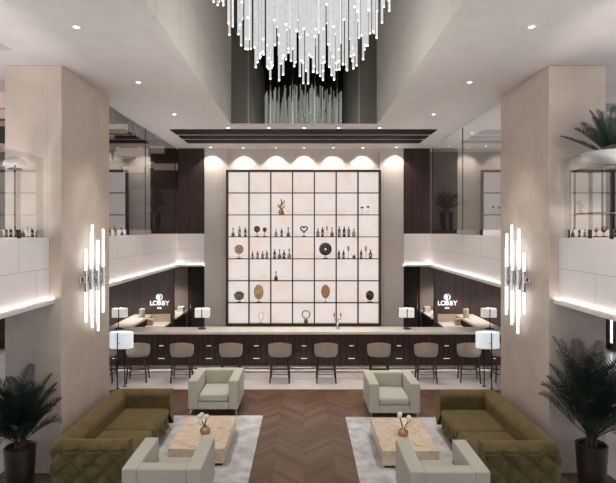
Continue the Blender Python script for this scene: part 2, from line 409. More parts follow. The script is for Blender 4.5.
# ------------------------------------------------------------------ chandelier
t = thing('chandelier', 'large chandelier of glowing hanging rods in the ceiling void', 'chandelier', (0,6.73,5.6))
ch = t
def rodmesh(zb, length, x, y, bm=None):
    own = bm is None
    if own: bm = bmesh.new()
    r = .0148
    lathe(bm, [(0,zb-.012),(r*.7,zb-.008),(r*.95,zb),(r*.98,zb+.010),(r,zb+.014),(r,zb+length-.02),(.012,zb+length),(.0025,zb+length),(.0025,4.42)], (x,y,0), 8, mis=[1,1,1,0,0,0,2,2])
    return bm
pts = []
R = 1.28
tries = 0
while len(pts) < 190 and tries < 60000:
    tries += 1
    a = random.random()*2*PI; rr = R*math.sqrt(random.random())
    x, y = rr*math.cos(a), rr*math.sin(a)
    if all((x-q[0])**2+(y-q[1])**2 > .122**2 for q in pts): pts.append((x,y))
rods = []
for x, y in pts:
    rr = math.hypot(x, y)
    zb = 5.72 + (0 if rr < .74 else (rr-.74)/(R-.74)*.92) + random.random()*.13 + (random.random()**3)*.40
    rods.append((zb-5.6, 1.15+random.random()*.55, x, y))
rods.sort(key=lambda q: q[0])
M3 = [M_rod, M_tip, M_wire]
for q in rods[:100]: obj('light_rod', rodmesh(q[0], min(q[1], 2.35-q[0]), q[2], q[3]), M3, ch, True)
bm = bmesh.new()
for q in rods[100:]: rodmesh(q[0], min(q[1], 2.35-q[0]), q[2], q[3], bm)
# second tier that fills the crown of the chandelier
for q in rods[:45]:
    zt = q[0]+q[1]
    if zt < 2.0:
        rodmesh(zt+.02, 2.38-zt-random.random()*.25, q[2]+.045, q[3]+.03, bm)
o = obj('light_rods', bm, M3, ch, True); o['kind'] = 'stuff'
obj('canopy', L([(0,4.40),(1.35,4.40),(1.35,4.5),(0,4.5)], n=40), M_canop, ch)

# ------------------------------------------------------------------ display shelf
SX0, SX1, SZ0, SZ1 = -2.272, 2.242, .78, 5.325
SYF, SYB = 14.73, 14.915
cw, rh = (SX1-SX0)/7, (SZ1-SZ0)/7
t = thing('display_shelf', 'tall backlit alabaster display shelving behind the bar', 'shelf', (0,SYF,SZ0))
obj('backlit_panel', B((SX0,SX1,.165,.185,0,SZ1-SZ0)), M_ala, t)
bm = bmesh.new()
for i in range(8):
    x = SX0+i*cw; h = .030 if i in (0,7) else .017
    box(bm, x-h, x+h, 0, .165, -.03, SZ1-SZ0+.03)
obj('upright_frame', bm, M_bronze, t)
for i in range(8):
    z = i*rh; h = .035 if i==0 else (.03 if i==7 else .012)
    obj('shelf_board', B((SX0,SX1,.004,.165,z-h,z+h)), M_bronze, t)
M_rail = mat('pale rail', (.62,.52,.47), .4)
for r in range(7):
    for c in range(7):
        bm = bmesh.new()
        xa, xb, z = SX0+c*cw+.03, SX0+(c+1)*cw-.03, r*rh+.012
        k = (c*3+r*5)%4; h1 = .055; xs = xa+(xb-xa)*(.15+.2*k)
        tube(bm, [(xa,.03,z+h1),(xs,.03,z+h1),(xs,.03,z+h1+.05),(xb,.03,z+h1+.05)], .0035, 5)
        obj('gallery_rail', bm, M_rail, t)
# cabinet under the display
t = thing('back_bar_cabinet', 'dark low cabinet under the lit display shelving', 'cabinet', (0,14.3,0))
obj('body', B((-2.9,2.9,0,.5,.006,.69)), M_barw, t)
obj('top', RB(-2.92,2.92,-.03,.5,.69,.735,r=.006), M_counter, t)

def cellz(r): return SZ0+(6-r)*rh+.013     # top of the board of row r (0 = top)
def pxx(px, y=14.79): return (px-304)*y/FPX
gl = lambda n, c, r=.12: mat(n, c, r, coat=.3)
BC = {'green': gl('green bottle glass', (.16,.36,.11)), 'dark green': gl('dark green bottle glass', (.04,.075,.03)), 'clear': gl('clear bottle glass', (.50,.46,.43)),
      'amber': gl('amber bottle glass', (.26,.13,.07)), 'brown': gl('brown bottle glass', (.14,.075,.045)), 'black': gl('black bottle glass', (.03,.025,.025)), 'red': gl('red bottle glass', (.30,.055,.035)), 'smoky': gl('smoky bottle glass', (.25,.22,.20))}
M_cap = mat('bottle cap', (.16,.08,.07), .4); M_lbl = mat('bottle label', (.55,.48,.40), .7)
PROF = {
 'wine': ([(0,0),(.036,0),(.038,.01),(.038,.18),(.034,.205),(.016,.235),(.013,.25),(.013,.285),(.016,.287),(.016,.30),(0,.30)], [0,0,0,0,0,0,0,1,1,1]),
 'spirit': ([(0,0),(.040,0),(.042,.01),(.042,.13),(.036,.15),(.015,.17),(.013,.21),(.018,.212),(.018,.25),(0,.25)], [0,0,0,0,0,0,1,1,1]),
 'decanter': ([(0,0),(.040,0),(.048,.02),(.048,.07),(.03,.11),(.012,.14),(.012,.20),(.006,.21),(.022,.235),(.020,.26),(0,.27)], [0,0,0,0,0,0,1,1,1,1]),
 'goblet': ([(0,0),(.035,0),(.035,.006),(.005,.012),(.005,.17),(.02,.19),(.026,.23),(.022,.30),(.020,.30),(.018,.2),(0,.195)], [0]*10),
 'jar': ([(0,0),(.035,0),(.042,.02),(.040,.055),(.028,.075),(.03,.08),(.03,.09),(0,.095)], [0,0,0,0,1,1,1]),
}
BN = {'wine':'bottle','spirit':'bottle','decanter':'decanter','goblet':'goblet','jar':'jar'}
cache = {}
def bottle(row, px, kind, colr, sc, where):
    key = (kind, colr)
    if key not in cache:
        pr, mi = PROF[kind]; bm = bmesh.new(); lathe(bm, pr, n=14, mis=mi)
        if kind in ('wine','spirit'): lathe(bm, [(.0385 if kind=='wine' else .0425,.05),(.0395 if kind=='wine' else .0435,.051),(.0395 if kind=='wine' else .0435,.115),(.0385 if kind=='wine' else .0425,.116)], n=14, mi=2)
        o = obj(BN[kind], bm, [BC[colr], M_cap, M_lbl], None, True); cache[key] = o
    else:
        o = cache[key].copy(); C.objects.link(o)
    o.location = (pxx(px), 14.80, cellz(row)); o.scale = (sc*1.12, sc*1.12, sc)
    tag(o, f'{colr} {"wine bottle" if kind=="wine" else "short-necked bottle" if kind=="spirit" else "stoppered decanter" if kind=="decanter" else "tall thin goblet" if kind=="goblet" else "small squat jar"} {where}', BN[kind], 'bottles on the lit display')
W = lambda n, r, c: f'{n} in the {ORD[c]} bay of the {ORD[r]} row from top'
BOT = [
 (2,[(233,'decanter','smoky',.95,'leftmost'),(239.5,'wine','green',1.0,'centre'),(245.3,'wine','dark green',.9,'rightmost')],0),
 (2,[(276,'spirit','clear',.85,'leftmost'),(281.6,'wine','dark green',.8,'centre'),(288.2,'decanter','smoky',1.0,'rightmost')],2),
 (2,[(318,'spirit','smoky',.95,'leftmost'),(322.6,'wine','dark green',.95,'second'),(327,'goblet','clear',1.0,'third'),(332,'decanter','smoky',1.0,'rightmost')],4),
 (2,[(339.3,'wine','smoky',1.0,'leftmost'),(344.2,'wine','black',1.0,'second'),(348.8,'wine','green',.97,'third'),(353.8,'spirit','clear',.95,'rightmost')],5),
 (3,[(252.6,'wine','amber',.68,'leftmost'),(257.6,'wine','brown',.75,'second'),(262.6,'spirit','smoky',.85,'third'),(266.8,'wine','amber',.8,'rightmost')],1),
 (3,[(274.6,'wine','dark green',.9,'leftmost'),(279.6,'decanter','smoky',1.0,'second'),(284,'spirit','black',1.0,'third'),(289.2,'decanter','clear',1.05,'rightmost')],2),
 (3,[(339,'wine','brown',.85,'leftmost'),(343.6,'wine','dark green',.85,'second'),(348.4,'goblet','clear',1.2,'third'),(354,'jar','red',1.0,'rightmost')],5),
 (3,[(361.2,'wine','red',.88,'leftmost'),(366,'goblet','clear',1.2,'middle'),(370.6,'spirit','brown',1.05,'rightmost')],6),
 (4,[(276,'decanter','black',1.0,'standing alone')],2),
]
for row, items, c in BOT:
    for px, k, col, sc, n in items:
        bottle(row, px, k, col, sc, W(n, row, c))
# sculptures
M_wood2 = noisy('carved wood', (.50,.29,.18), (.64,.40,.25), 18, .5, obj=True)
M_agate = noisy('golden agate', (.60,.30,.11), (.95,.70,.42), 7, .25, obj=True)
M_orange= noisy('orange stone', (.60,.26,.12), (.80,.42,.24), 9, .35, obj=True)
M_brstone= noisy('brown stone', (.14,.075,.055), (.22,.12,.09), 14, .4, obj=True)
M_dstone= noisy('dark stone', (.035,.02,.018), (.09,.05,.045), 14, .3, obj=True)
M_rock  = noisy('grey rock', (.17,.145,.135), (.30,.265,.25), 16, .8, obj=True)
M_tanst = noisy('tan carved disc', (.58,.34,.24), (.80,.56,.44), 12, .5, obj=True)
SG = 'ornaments on the lit display'
def sculpt(name, label, cat, row, px, parts):
    t = thing(name, label, cat, (pxx(px), 14.81, cellz(row)), 0, SG)
    for nm, bm, m in parts: obj(nm, bm, m, t, True)
    return t
def stand(h, w=.07):
    bm = bmesh.new(); rbox(bm, -w, w, -.045, .045, 0, .018, .004, 2); tube(bm, [(0,0,.016),(0,0,h)], .008, 8); return bm
def oval(z, rx, rz, ry=.03, hole=0, n=28, wob=0):
    bm = bmesh.new()
    if hole:
        R0, R1 = rx, hole
        prof = []
        for a in range(8): pass
        rings = []
        sec = [(R1,-ry*.6),(R1,ry*.6),((R0+R1)/2,ry),(R0*.97,ry*.6),(R0,0),(R0*.97,-ry*.6),((R0+R1)/2,-ry)]
        for i in range(n):
            a = 2*PI*i/n
            rings.append([bm.verts.new((q*math.cos(a), d, z+q*rz/rx*math.sin(a))) for q, d in sec])
        for i in range(n):
            a, b = rings[i], rings[(i+1)%n]
            for k in range(len(sec)):
                j = (k+1)%len(sec); bm.faces.new((a[k],a[j],b[j],b[k]))
    else: ball(bm, (0,0,z), rx, ry, rz, 20, 12, 0, wob)
    return bm
bm = bmesh.new()
tube(bm, [(0,0,0),(.01,0,.12),(-.03,0,.22),(.02,.0,.34),(-.01,0,.47)], [.035,.03,.034,.028,.014], 8)
for a in ([(-.05,0,.0),(-.055,0,.1),(-.02,0,.16)],[(.07,0,0),(.05,0,.1),(.01,0,.16)],[(-.03,0,.2),(-.09,0,.26),(-.08,0,.3)],[(.0,0,.28),(.08,0,.33),(.09,0,.42)],[(.0,0,.16),(.07,0,.2),(.10,0,.27)]):
    tube(bm, a, [.024,.024,.014], 8)
sculpt('branch_sculpture', 'tan branching coral sculpture in second row of lit display', 'sculpture', 1, 281.2, [('branches', bm, M_wood2)])
for px, h, n in ((362.2,.19,'left'),(368.2,.21,'right')):
    c = bmesh.new(); lathe(c, [(0,h+.045),(.03,h+.04),(.045,h+.02),(.043,h),(.02,h-.012),(0,h-.012)], n=16)
    sculpt('goblet', f'dark topped thin stemmed glass in second row, last bay, {n} one of two', 'goblet', 1, px, [('bowl', c, M_dstone), ('stem', L([(0,0),(.028,0),(.028,.006),(.005,.012),(.005,h)], n=12), BC['clear'])])
sculpt('disc_sculpture', 'larger of two brown stone discs on stands, third row second bay', 'sculpture', 2, 257, [('disc', oval(.215,.092,.10), M_brstone), ('stand', stand(.13,.06), M_bronze)])
sculpt('disc_sculpture', 'smaller of two brown stone discs on stands, third row second bay', 'sculpture', 2, 264.6, [('disc', oval(.20,.062,.07), M_brstone), ('stand', stand(.14,.05), M_bronze)])
# heart
bm = bmesh.new(); pts_ = []
for i in range(28):
    a = 2*PI*i/28; pts_.append((.0062*16*math.sin(a)**3*1.0, 0, .215+.0062*(13*math.cos(a)-5*math.cos(2*a)-2*math.cos(3*a)-math.cos(4*a))))
tube(bm, pts_, .021, 8, closed=True)
sculpt('heart_sculpture', 'carved open heart sculpture in middle bay of third row', 'sculpture', 2, 304, [('heart', bm, M_brstone), ('stand', stand(.12,.05), M_bronze)])
sculpt('disc_sculpture', 'round tan carved disc on stand in fourth row first bay', 'sculpture', 3, 239, [('disc', oval(.265,.135,.14,.025,.05), M_tanst), ('centre_knot', oval(.265,.045,.05,.028,wob=.3), M_wood2), ('stand', stand(.14), M_bronze)])
sculpt('disc_sculpture', 'large black disc with small hole on stand, fourth row', 'sculpture', 3, 325.5, [('disc', oval(.275,.19,.19,.028,.032), M_dstone), ('stand', stand(.1), M_bronze)])
bm = bmesh.new(); ball(bm, (0,0,.19), .15, .05, .125, 16, 10, 0, .22); 
sculpt('rock_sculpture', 'grey rough rock on small dark base, sixth row first bay', 'sculpture', 5, 239, [('rock', bm, M_rock), ('stand', stand(.09,.06), M_black)])
sculpt('agate_sculpture', 'tall golden oval agate slice on stand, sixth row second bay', 'sculpture', 5, 258.7, [('agate', oval(.30,.145,.22,.028), M_agate), ('stand', stand(.12), M_bronze)])
sculpt('oval_sculpture', 'orange oval stone on slender stand, sixth row', 'sculpture', 5, 325.6, [('oval', oval(.315,.13,.20,.032), M_orange), ('stand', stand(.15,.05), M_wood2)])
sculpt('oval_sculpture', 'dark brown oval stone on low base, sixth row last bay', 'sculpture', 5, 370, [('oval', oval(.20,.12,.145,.04), M_dstone), ('stand', stand(.08,.08), M_bronze)])
bm = bmesh.new()
pp = [(0,0,.05),(-.03,0,.12),(-.06,0,.2),(-.075,0,.27),(-.055,0,.335),(0,0,.36),(.055,0,.335),(.075,0,.27),(.06,0,.2),(.03,0,.12)]
tube(bm, pp, .006, 6, closed=True)
sculpt('wire_sculpture', 'thin wire bulb outline on dark foot, bottom row second bay', 'sculpture', 6, 261, [('wire_loop', bm, M_brstone), ('foot', L([(0,0),(.055,0),(.05,.03),(.02,.05),(0,.055)], n=16), M_rock)])
bm = bmesh.new(); tube(bm, [(.112*math.cos(2*PI*i/28),0,.285+.112*math.sin(2*PI*i/28)) for i in range(28)], .013, 8, closed=True)
sculpt('ring_sculpture', 'black ring standing on grey block, bottom row middle bay', 'sculpture', 6, 306, [('ring', bm, M_black), ('block', RB(-.06,.06,-.04,.04,0,.14,r=.006), M_rock), ('pin', T([(0,0,.13),(0,0,.175)],.008), M_black)])

# ------------------------------------------------------------------ bar
t = thing('bar_counter', 'long bar with cream stone top and dark slatted wood front', 'bar counter', (0,12.4,0))
obj('countertop', RB(-5.12,5.12,0,.62,.99,1.055,r=.008), M_counter, t)
obj('front_panel', B((-5.0,5.0,.30,.36,.115,.99)), M_barw, t)
obj('body', B((-5.0,5.0,.36,.58,.16,.99)), M_dwood, t)
obj('plinth', B((-5.0,5.0,.40,.56,.006,.16)), M_dark, t)
l = obj('toe_light', B((-5.0,5.0,.365,.395,.145,.158)), M_ledbar, t); l['label'] = 'glowing strip under the bar front'
obj('kick_strip', B((-5.0,5.0,.285,.30,.115,.135)), M_tan, t)
for z in (.32,.64):
    obj('groove_strip', B((-5.0,5.0,.294,.30,z-.006,z+.006)), M_bronze, t)
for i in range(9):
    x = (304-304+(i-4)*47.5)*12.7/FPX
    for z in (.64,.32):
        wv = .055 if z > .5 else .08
        o = obj('glow_streak', RB(x-wv,x+wv,.284,.297,z-.008,z+.008,r=.004,seg=2), M_streak, t); o['label'] = 'short glowing streak added for a reflection'  # glowing lozenges added for the bright reflected streaks on the bar front
obj('foot_rail', T([(-5.0,.16,.125),(5.0,.16,.125)], .018, 10), M_chrome, t, True)
for i in range(6):
    x = -4.7+i*1.88; obj('rail_bracket', B((x-.012,x+.012,.16,.30,.115,.135)), M_bronze, t)
# returns behind the bar
for s, nm in ((-1,'left'),(1,'right')):
    def bx(xa, xb, *r):
        return (min(s*xa,s*xb), max(s*xa,s*xb)) + r
    t = thing('back_counter', f'cream topped counter returning to the {nm} sign wall', 'counter', (0,13.03,0))
    obj('countertop', RB(*bx(4.55,5.08,0,1.97,.99,1.055),r=.006), M_counter, t)
    obj('body', B(bx(4.62,5.0,.0,1.96,.006,.99)), M_dwood, t)
    t = thing('work_counter', f'low work surface with tan upstand on {nm} sign wall', 'counter', (0,14.25,0))
    obj('worktop', RB(*bx(3.98,4.54,0,.75,.79,.83),r=.005), M_counter, t)
    obj('upstand', B(bx(4.0,4.54,.70,.75,.83,1.06)), M_tan, t)
    obj('body', B(bx(4.0,4.54,.04,.75,.006,.79)), M_dwood, t)
    t = thing('service_counter', f'small cream counter inside the {nm} service passage', 'counter', (0,15.2,0))
    obj('worktop', RB(*bx(3.87,4.72,.0,1.5,.86,.91),r=.005), M_counter, t)
    obj('body', B(bx(3.95,4.72,.0,1.5,.006,.86)), M_dark, t)
    # objects on the counters
    M_can = MATS.get('brushed can') or mat('brushed can', (.50,.44,.36), .35, .6)
    t = thing('canister', f'pale canister with lid on the {nm} back counter', 'canister', (s*4.65,14.35,1.055))
    obj('body', L([(0,0),(.075,0),(.08,.01),(.08,.22),(.07,.235),(0,.235)], n=20), M_can, t, True)
    obj('lid', L([(0,.236),(.082,.236),(.082,.26),(.02,.27),(.02,.29),(0,.292)], n=20), M_white, t, True)
    t = thing('serving_box', f'brown wooden box beside the canister on the {nm} work surface', 'box', (s*4.44,14.45,.83))
    obj('box', RB(-.07,.07,-.08,.08,0,.17,r=.01), M_wood2, t)
    obj('lid', RB(-.075,.075,-.085,.085,.17,.19,r=.006), M_tan, t)
    t = thing('napkin_box', f'white box on the {nm} service passage counter', 'box', (s*4.02,16.35,.91))
    obj('box', RB(-.10,.10,-.1,.1,0,.17,r=.012), M_white, t)
    obj('slot', B((-.05,.05,-.012,.012,.17,.174)), M_dark, t)
    t = thing('coffee_grinder', f'dark coffee grinder with {"round hopper" if s<0 else "green lit hopper"} in the {nm} service passage', 'grinder', (s*4.18,15.75,.91))
    obj('body', RB(-.09,.09,-.1,.1,0,.27,r=.02), M_black, t)
    obj('hopper', L([(0,.27),(.06,.27),(.10,.36),(.10,.42),(0,.425)], n=18), BC['dark green'], t, True)
    obj('spout', RB(-.03,.03,-.15,-.1,.10,.16,r=.01), M_chrome, t)

# beer tap on the bar
t = thing('beer_tap', 'slim silver double tap standing on the bar top', 'tap', (.86,12.82,1.055))
obj('column', L([(0,0),(.055,0),(.05,.02),(.03,.05),(.024,.2),(.02,.24),(0,.245)], n=16), M_chrome, t, True)
obj('cross_arm', T([(-.085,0,.31),(-.085,0,.235),(.085,0,.235),(.085,0,.31)], .011), M_chrome, t, True)
for s in (-1,1): obj('handle', L([(0,.30),(.011,.305),(.016,.36),(.012,.40),(0,.405)], (s*.085,0,0), 10), M_bronze, t, True)

# ------------------------------------------------------------------ bar lamps
def bar_lamp(x, label):
    t = thing('table_lamp', label, 'lamp', (x,12.78,1.055), 0, 'lamps on the bar top')
    obj('base', L([(0,0),(.10,0),(.105,.008),(.10,.018),(.02,.022),(0,.022)], n=24), M_black, t, True)
    obj('pole', T([(0,-.03,.01),(0,-.03,.545)], .011), M_black, t, True)
    bm = bmesh.new(); rbox(bm, -.185, .185, -.015, .13, .285, .515, .012, 2)
    obj('lamp_shade', bm, M_shadeT, t)
    obj('shade_bracket', B((-.012,.012,-.03,.0,.44,.46),(-.012,.012,-.03,0,.33,.35)), M_black, t)
    return t
bl = bar_lamp((119-304)*12.78/FPX, 'black poled lamp with cream shade on the bar, far left')
for px, lb in ((202,'left of the lit display'),(407,'right of the lit display'),(489.5,'far right')):
    dup(bl, ((px-304)*12.78/FPX,12.78,1.055), 'black poled lamp with cream shade on the bar, '+lb)
# ------------------------------------------------------------------ floor lamps
def floor_lamp(x, y, s, label):
    t = thing('floor_lamp', label, 'lamp', (x,y,.006))
    for q in ((.035*s,-.16),(-.075*s,0)): obj('foot', L([(0,0),(.045,0),(.045,.008),(0,.010)], (q[0],q[1],0), 16), M_black, t, True)
    obj('pole', T([(-.035*s*-1,-.16,.01),(-.035*s*-1,-.16,1.26)], .013), M_black, t, True)
    obj('pole', T([(.075*s*-1,.0,.01),(.075*s*-1,.0,.95)], .013), M_black, t, True)
    bm = bmesh.new(); lathe(bm, [(.262,.885),(.268,.89),(.268,1.24),(.262,1.245),(.258,1.24),(.258,.89),(.262,.885)], n=40)
    bmesh.ops.scale(bm, vec=(1,.52,1), verts=bm.verts)
    obj('lamp_shade', bm, M_shadeF, t, True)
    obj('shade_bracket', B((-.01,.01,-.16,-.12,1.0,1.02)), M_black, t)
    bb = bmesh.new(); ball(bb, (0,0,1.06), .045,.045,.06, 12, 8)
    obj('bulb', bb, M_lamp, t, True)
    return t
floor_lamp((121.5-304)*11.42/FPX, 11.42, -1, 'floor lamp with white shade and black poles behind the left sofa')
floor_lamp((487.5-304)*11.42/FPX, 11.42, 1, 'floor lamp with white shade and black poles behind the right sofa')

# ------------------------------------------------------------------ signs
def text_mesh(txt, size, depth, bold):
    cu = bpy.data.curves.new('txt', 'FONT'); cu.body = txt; cu.size = size; cu.extrude = depth; cu.align_x = 'CENTER'; cu.offset = bold
    o = bpy.data.objects.new('txt', cu); C.objects.link(o)
    dg = bpy.context.evaluated_depsgraph_get(); dg.update()
    me = bpy.data.meshes.new_from_object(o.evaluated_get(dg))
    bpy.data.objects.remove(o)
    me.transform(Matrix.Rotation(PI/2, 4, 'X'))
    return me
for px, lb in ((159.3,'left'),(447.2,'right')):
    x = (px-304)*15.0/FPX
    t = thing('wall_sign', f'lit white LOBBY BAR sign with round emblem on {lb} dark wood wall', 'sign', (x,15.005,1.3))
    for i, c in enumerate('LOBBY'):
        me = text_mesh(c, .195, .01, .003); me.name = 'letter'; me.materials.append(M_sign)
        o = link(bpy.data.objects.new('letter', me), t); o.location = ((i-2)*.121, 0, .022)
    me = text_mesh('BAR', .075, .006, .002); me.materials.append(M_sign)
    link(bpy.data.objects.new('lettering', me), t).location = (0,0,-.085)
    bm = bmesh.new()
    # round emblem with a leaf cut out of it
    for a0, a1, r0, r1 in ((100,290,.05,.10),(-60,80,.075,.10)):
        n = 14
        for k in range(n):
            A, Bq = math.radians(a0+(a1-a0)*k/n), math.radians(a0+(a1-a0)*(k+1)/n)
            q = [(r0*math.cos(A),r0*math.sin(A)),(r1*math.cos(A),r1*math.sin(A)),(r1*math.cos(Bq),r1*math.sin(Bq)),(r0*math.cos(Bq),r0*math.sin(Bq))]
            va = [bm.verts.new((u,-.01,.268+v)) for u, v in q]; vb = [bm.verts.new((u,.01,.268+v)) for u, v in q]
            bm.faces.new(va); bm.faces.new(vb)
            for e in range(4): bm.faces.new((va[e],va[(e+1)%4],vb[(e+1)%4],vb[e]))
    ball(bm, (.0,0,.265), .028, .01, .065, 10, 6)
    obj('emblem', bm, M_sign, t)

# ------------------------------------------------------------------ bar stools
def make_stool():
    t = thing('bar_stool', 's', 'bar stool', (0,0,0), 0, 'taupe stools along the bar')
    # barrel shell, open towards +y
    bm = bmesh.new(); n = 26; m = 7; th = .028
    A0, A1 = math.radians(165), math.radians(375)
    outer, inner = [], []
    for i in range(n+1):
        u = i/n; a = A0+(A1-A0)*u; k = abs(2*u-1)
        top = .955-.135*k**1.8-.05*max(0,(k-.7)/.3)**2; bot = .625-.045*k
        ro, ri = [], []
        for j in range(m+1):
            v = j/m; z = bot+(top-bot)*v
            fl = .295*(.83+.17*math.sqrt(max(0,1-(1-v)**3)))
            ex = .283*fl/.30; ey = .27*fl/.30
            ro.append(bm.verts.new((ex*math.cos(a), ey*math.sin(a)-.01, z)))
            ri.append(bm.verts.new(((ex-th)*math.cos(a), (ey-th)*math.sin(a)-.01, z)))
        outer.append(ro); inner.append(ri)
    for i in range(n):
        for j in range(m):
            bm.faces.new((outer[i][j],outer[i+1][j],outer[i+1][j+1],outer[i][j+1]))
            bm.faces.new((inner[i][j],inner[i][j+1],inner[i+1][j+1],inner[i+1][j]))
        bm.faces.new((outer[i][m],outer[i+1][m],inner[i+1][m],inner[i][m]))
        bm.faces.new((outer[i][0],inner[i][0],inner[i+1][0],outer[i+1][0]))
    for i in (0,n):
        for j in range(m): bm.faces.new((outer[i][j],outer[i][j+1],inner[i][j+1],inner[i][j]))
    obj('backrest', bm, M_stool, t, True)
    bm = bmesh.new(); lathe(bm, [(0,.60),(.19,.60),(.215,.615),(.222,.65),(.21,.685),(.17,.70),(0,.705)], n=28)
    obj('seat', bm, M_stool, t, True)
    obj('seat_frame', L([(0,.575),(.18,.575),(.19,.60),(0,.60)], n=24), M_dleg, t, True)
    for sx in (-1,1):
        for sy in (-1,1):
            obj('leg', T([(sx*.225,sy*.215,0),(sx*.185,sy*.16,.60)], [.017,.022], 8), M_dleg, t, True)
    q = [(-.212,-.197),(.212,-.197),(.212,.197),(-.212,.197)]
    for i in range(4):
        a, b = q[i], q[(i+1)%4]
        obj('footrest_bar', T([(*a,.20),(*b,.20)], .010, 8), M_bronze, t, True)
    return t
st = make_stool()
SPX = [(105,.10),(138,.14),(182,.08),(231,.05),(280,.0),(326,.0),(379,-.06),(426,-.10),(469,-.14),(503,-.10)]
SW = ['far left, half hidden by the left column','behind the left floor lamp','left of the left lamp-lit gap, third from left','fourth from left, right of the left armchair','fifth from left, left of centre','sixth from left, right of centre','seventh from left, above the right armchair','eighth from left','behind the right floor lamp','far right, half hidden by the right column']
SW[2] = 'third from left, above the left armchair'
for i, (px, rz) in enumerate(SPX):
    x = (px-304)*11.86/FPX; lab = 'taupe barrel-back bar stool, '+SW[i]
    if i == 0: st.location = (x,11.86,.006); st.rotation_euler = (0,0,rz); st['label'] = lab
    else: dup(st, (x,11.86,.006), lab, rz)

# ------------------------------------------------------------------ rugs, tables
for s, nm, y1 in ((-1,'left',9.62),(1,'right',9.54)):
    xa, xb = sorted((s*.79, s*3.5))
    bm = RB(xa,xb,5.4,y1,.0015,.014,r=.004,seg=2)
    o = obj('rug', bm, M_rug); tag(o, f'pale grey mottled rug under the {nm} lounge group', 'rug', 'two lounge rugs')
def make_table():
    t = thing('coffee_table', '', 'coffee table', (0,0,0), 0, 'onyx coffee tables')
    obj('block', RB(-.425,.425,-.665,.665,.045,.268,r=.006,seg=2), M_onyx, t)
    obj('plinth', B((-.385,.385,-.625,.625,0,.045)), M_dark, t)
    return t
ct = make_table(); ct.location = (-1.625,8.205,.014); ct['label'] = 'peach onyx block coffee table beside the left sofa'
ct2 = dup(ct, (1.595,8.13,.014), 'peach onyx block coffee table beside the right sofa')
def vase(x, y, s, label):
    t = thing('flower_vase', label, 'vase', (x,y,.282))
    obj('bowl', L([(0,0),(.05,0),(.082,.02),(.088,.045),(.07,.08),(.03,.095),(.022,.10),(.02,.095),(.0,.09)], n=24), M_vase, t, True)
    random.seed(5 if s<0 else 11)
    n = 6 if s<0 else 4
    for k in range(n):
        a = random.random()*2*PI; sp = (.05+.07*random.random()) if s<0 else (.03+.12*random.random()); h = .17+.10*random.random()
        tip = Vector((sp*math.cos(a)+(.0 if s<0 else .04), sp*math.sin(a), h))
        obj('stem', T([(0,0,.07),(tip.x*.3,tip.y*.3,h*.6),tip], .005, 6), M_stem, t, True)
        bm = bmesh.new()
        ball(bm, (tip.x,tip.y,tip.z+.03), .028, .028, .045, 10, 6)
        for q in range(5):
            b = 2*PI*q/5; ball(bm, (tip.x+.022*math.cos(b),tip.y+.022*math.sin(b),tip.z+.034), .016,.016,.04, 8, 5)
        obj('flower', bm, M_petal, t, True)
    bm = bmesh.new()
    for k in range(4):
        a = k*1.7; d = Vector((math.cos(a),math.sin(a),0)); sd = Vector((-d.y,d.x,0))
        ps = [Vector((0,0,.08))]+[d*.06*q+Vector((0,0,.08+.06*q-.008*q*q)) for q in (1,2)]
        vs = [bm.verts.new(v) for v in (ps[0], ps[1]+sd*.014, ps[2], ps[1]-sd*.014)]; bm.faces.new(vs)
    obj('leaf', bm, M_stem, t)
vase(-1.61, 8.14, -1, 'copper pink bowl vase of white tulips on the left coffee table')
vase(1.595, 8.05, 1, 'copper pink bowl vase of white flowers on the right coffee table')

# ------------------------------------------------------------------ armchairs
def make_armchair():
    t = thing('armchair', '', 'armchair', (0,0,0), 0, 'greige lounge armchairs')
    W2, D, H, A, Z0 = .485, .94, .68, .19, .125     # front at y=0 (towards -y), back at y=D
    obj('base', RB(-W2+A,W2-A,0.004,D-.19,Z0,.265,r=.012), M_fabric, t)
    for s in (-1,1):
        xa, xb = sorted((s*W2, s*(W2-A)))
        obj('arm', RB(xa,xb,0,D-.005,Z0,H,r=.022), M_fabric, t, True)
        bm = bmesh.new()
        xe = s*(W2-.012); xi = s*(W2-A+.012)
        tube(bm, [(xe,.012,H-.004),(xe,D-.02,H-.004)], .006, 6); tube(bm, [(xi,.012,H-.004),(xi,D-.19,H-.004)], .006, 6)
        obj('piping', bm, M_fabric, t, True)
    obj('backrest', RB(-W2+A-.005,W2-A+.005,D-.19,D,Z0,H,r=.022), M_fabric, t, True)
    # puffed seat cushion
    bm = bmesh.new(); rbox(bm, -W2+A+.004, W2-A-.004, 0.0, D-.192, .272, .41, .045, 5)
    obj('seat_cushion', bm, M_fabric, t, True)
    for sx in (-1,1):
        for yy in (.05,D-.05):
            obj('leg', T([(sx*(W2-.035),yy-(0.02 if yy<.5 else -.02),0),(sx*(W2-.055),yy,Z0+.005)], [.009,.016], 8), M_chrome, t, True)
    return t
ac = make_armchair(); ac.location = (-1.75,9.62,.0); ac['label'] = 'greige boxy armchair facing the camera, left of centre aisle'
dup(ac, (1.71,9.42,0.0), 'greige boxy armchair facing the camera, right of centre aisle')
dup(ac, (-1.725,6.975,.0145), 'greige boxy armchair with its back to the camera, front left', PI)
dup(ac, (1.745,6.90,.0145), 'greige boxy armchair with its back to the camera, front right', PI)

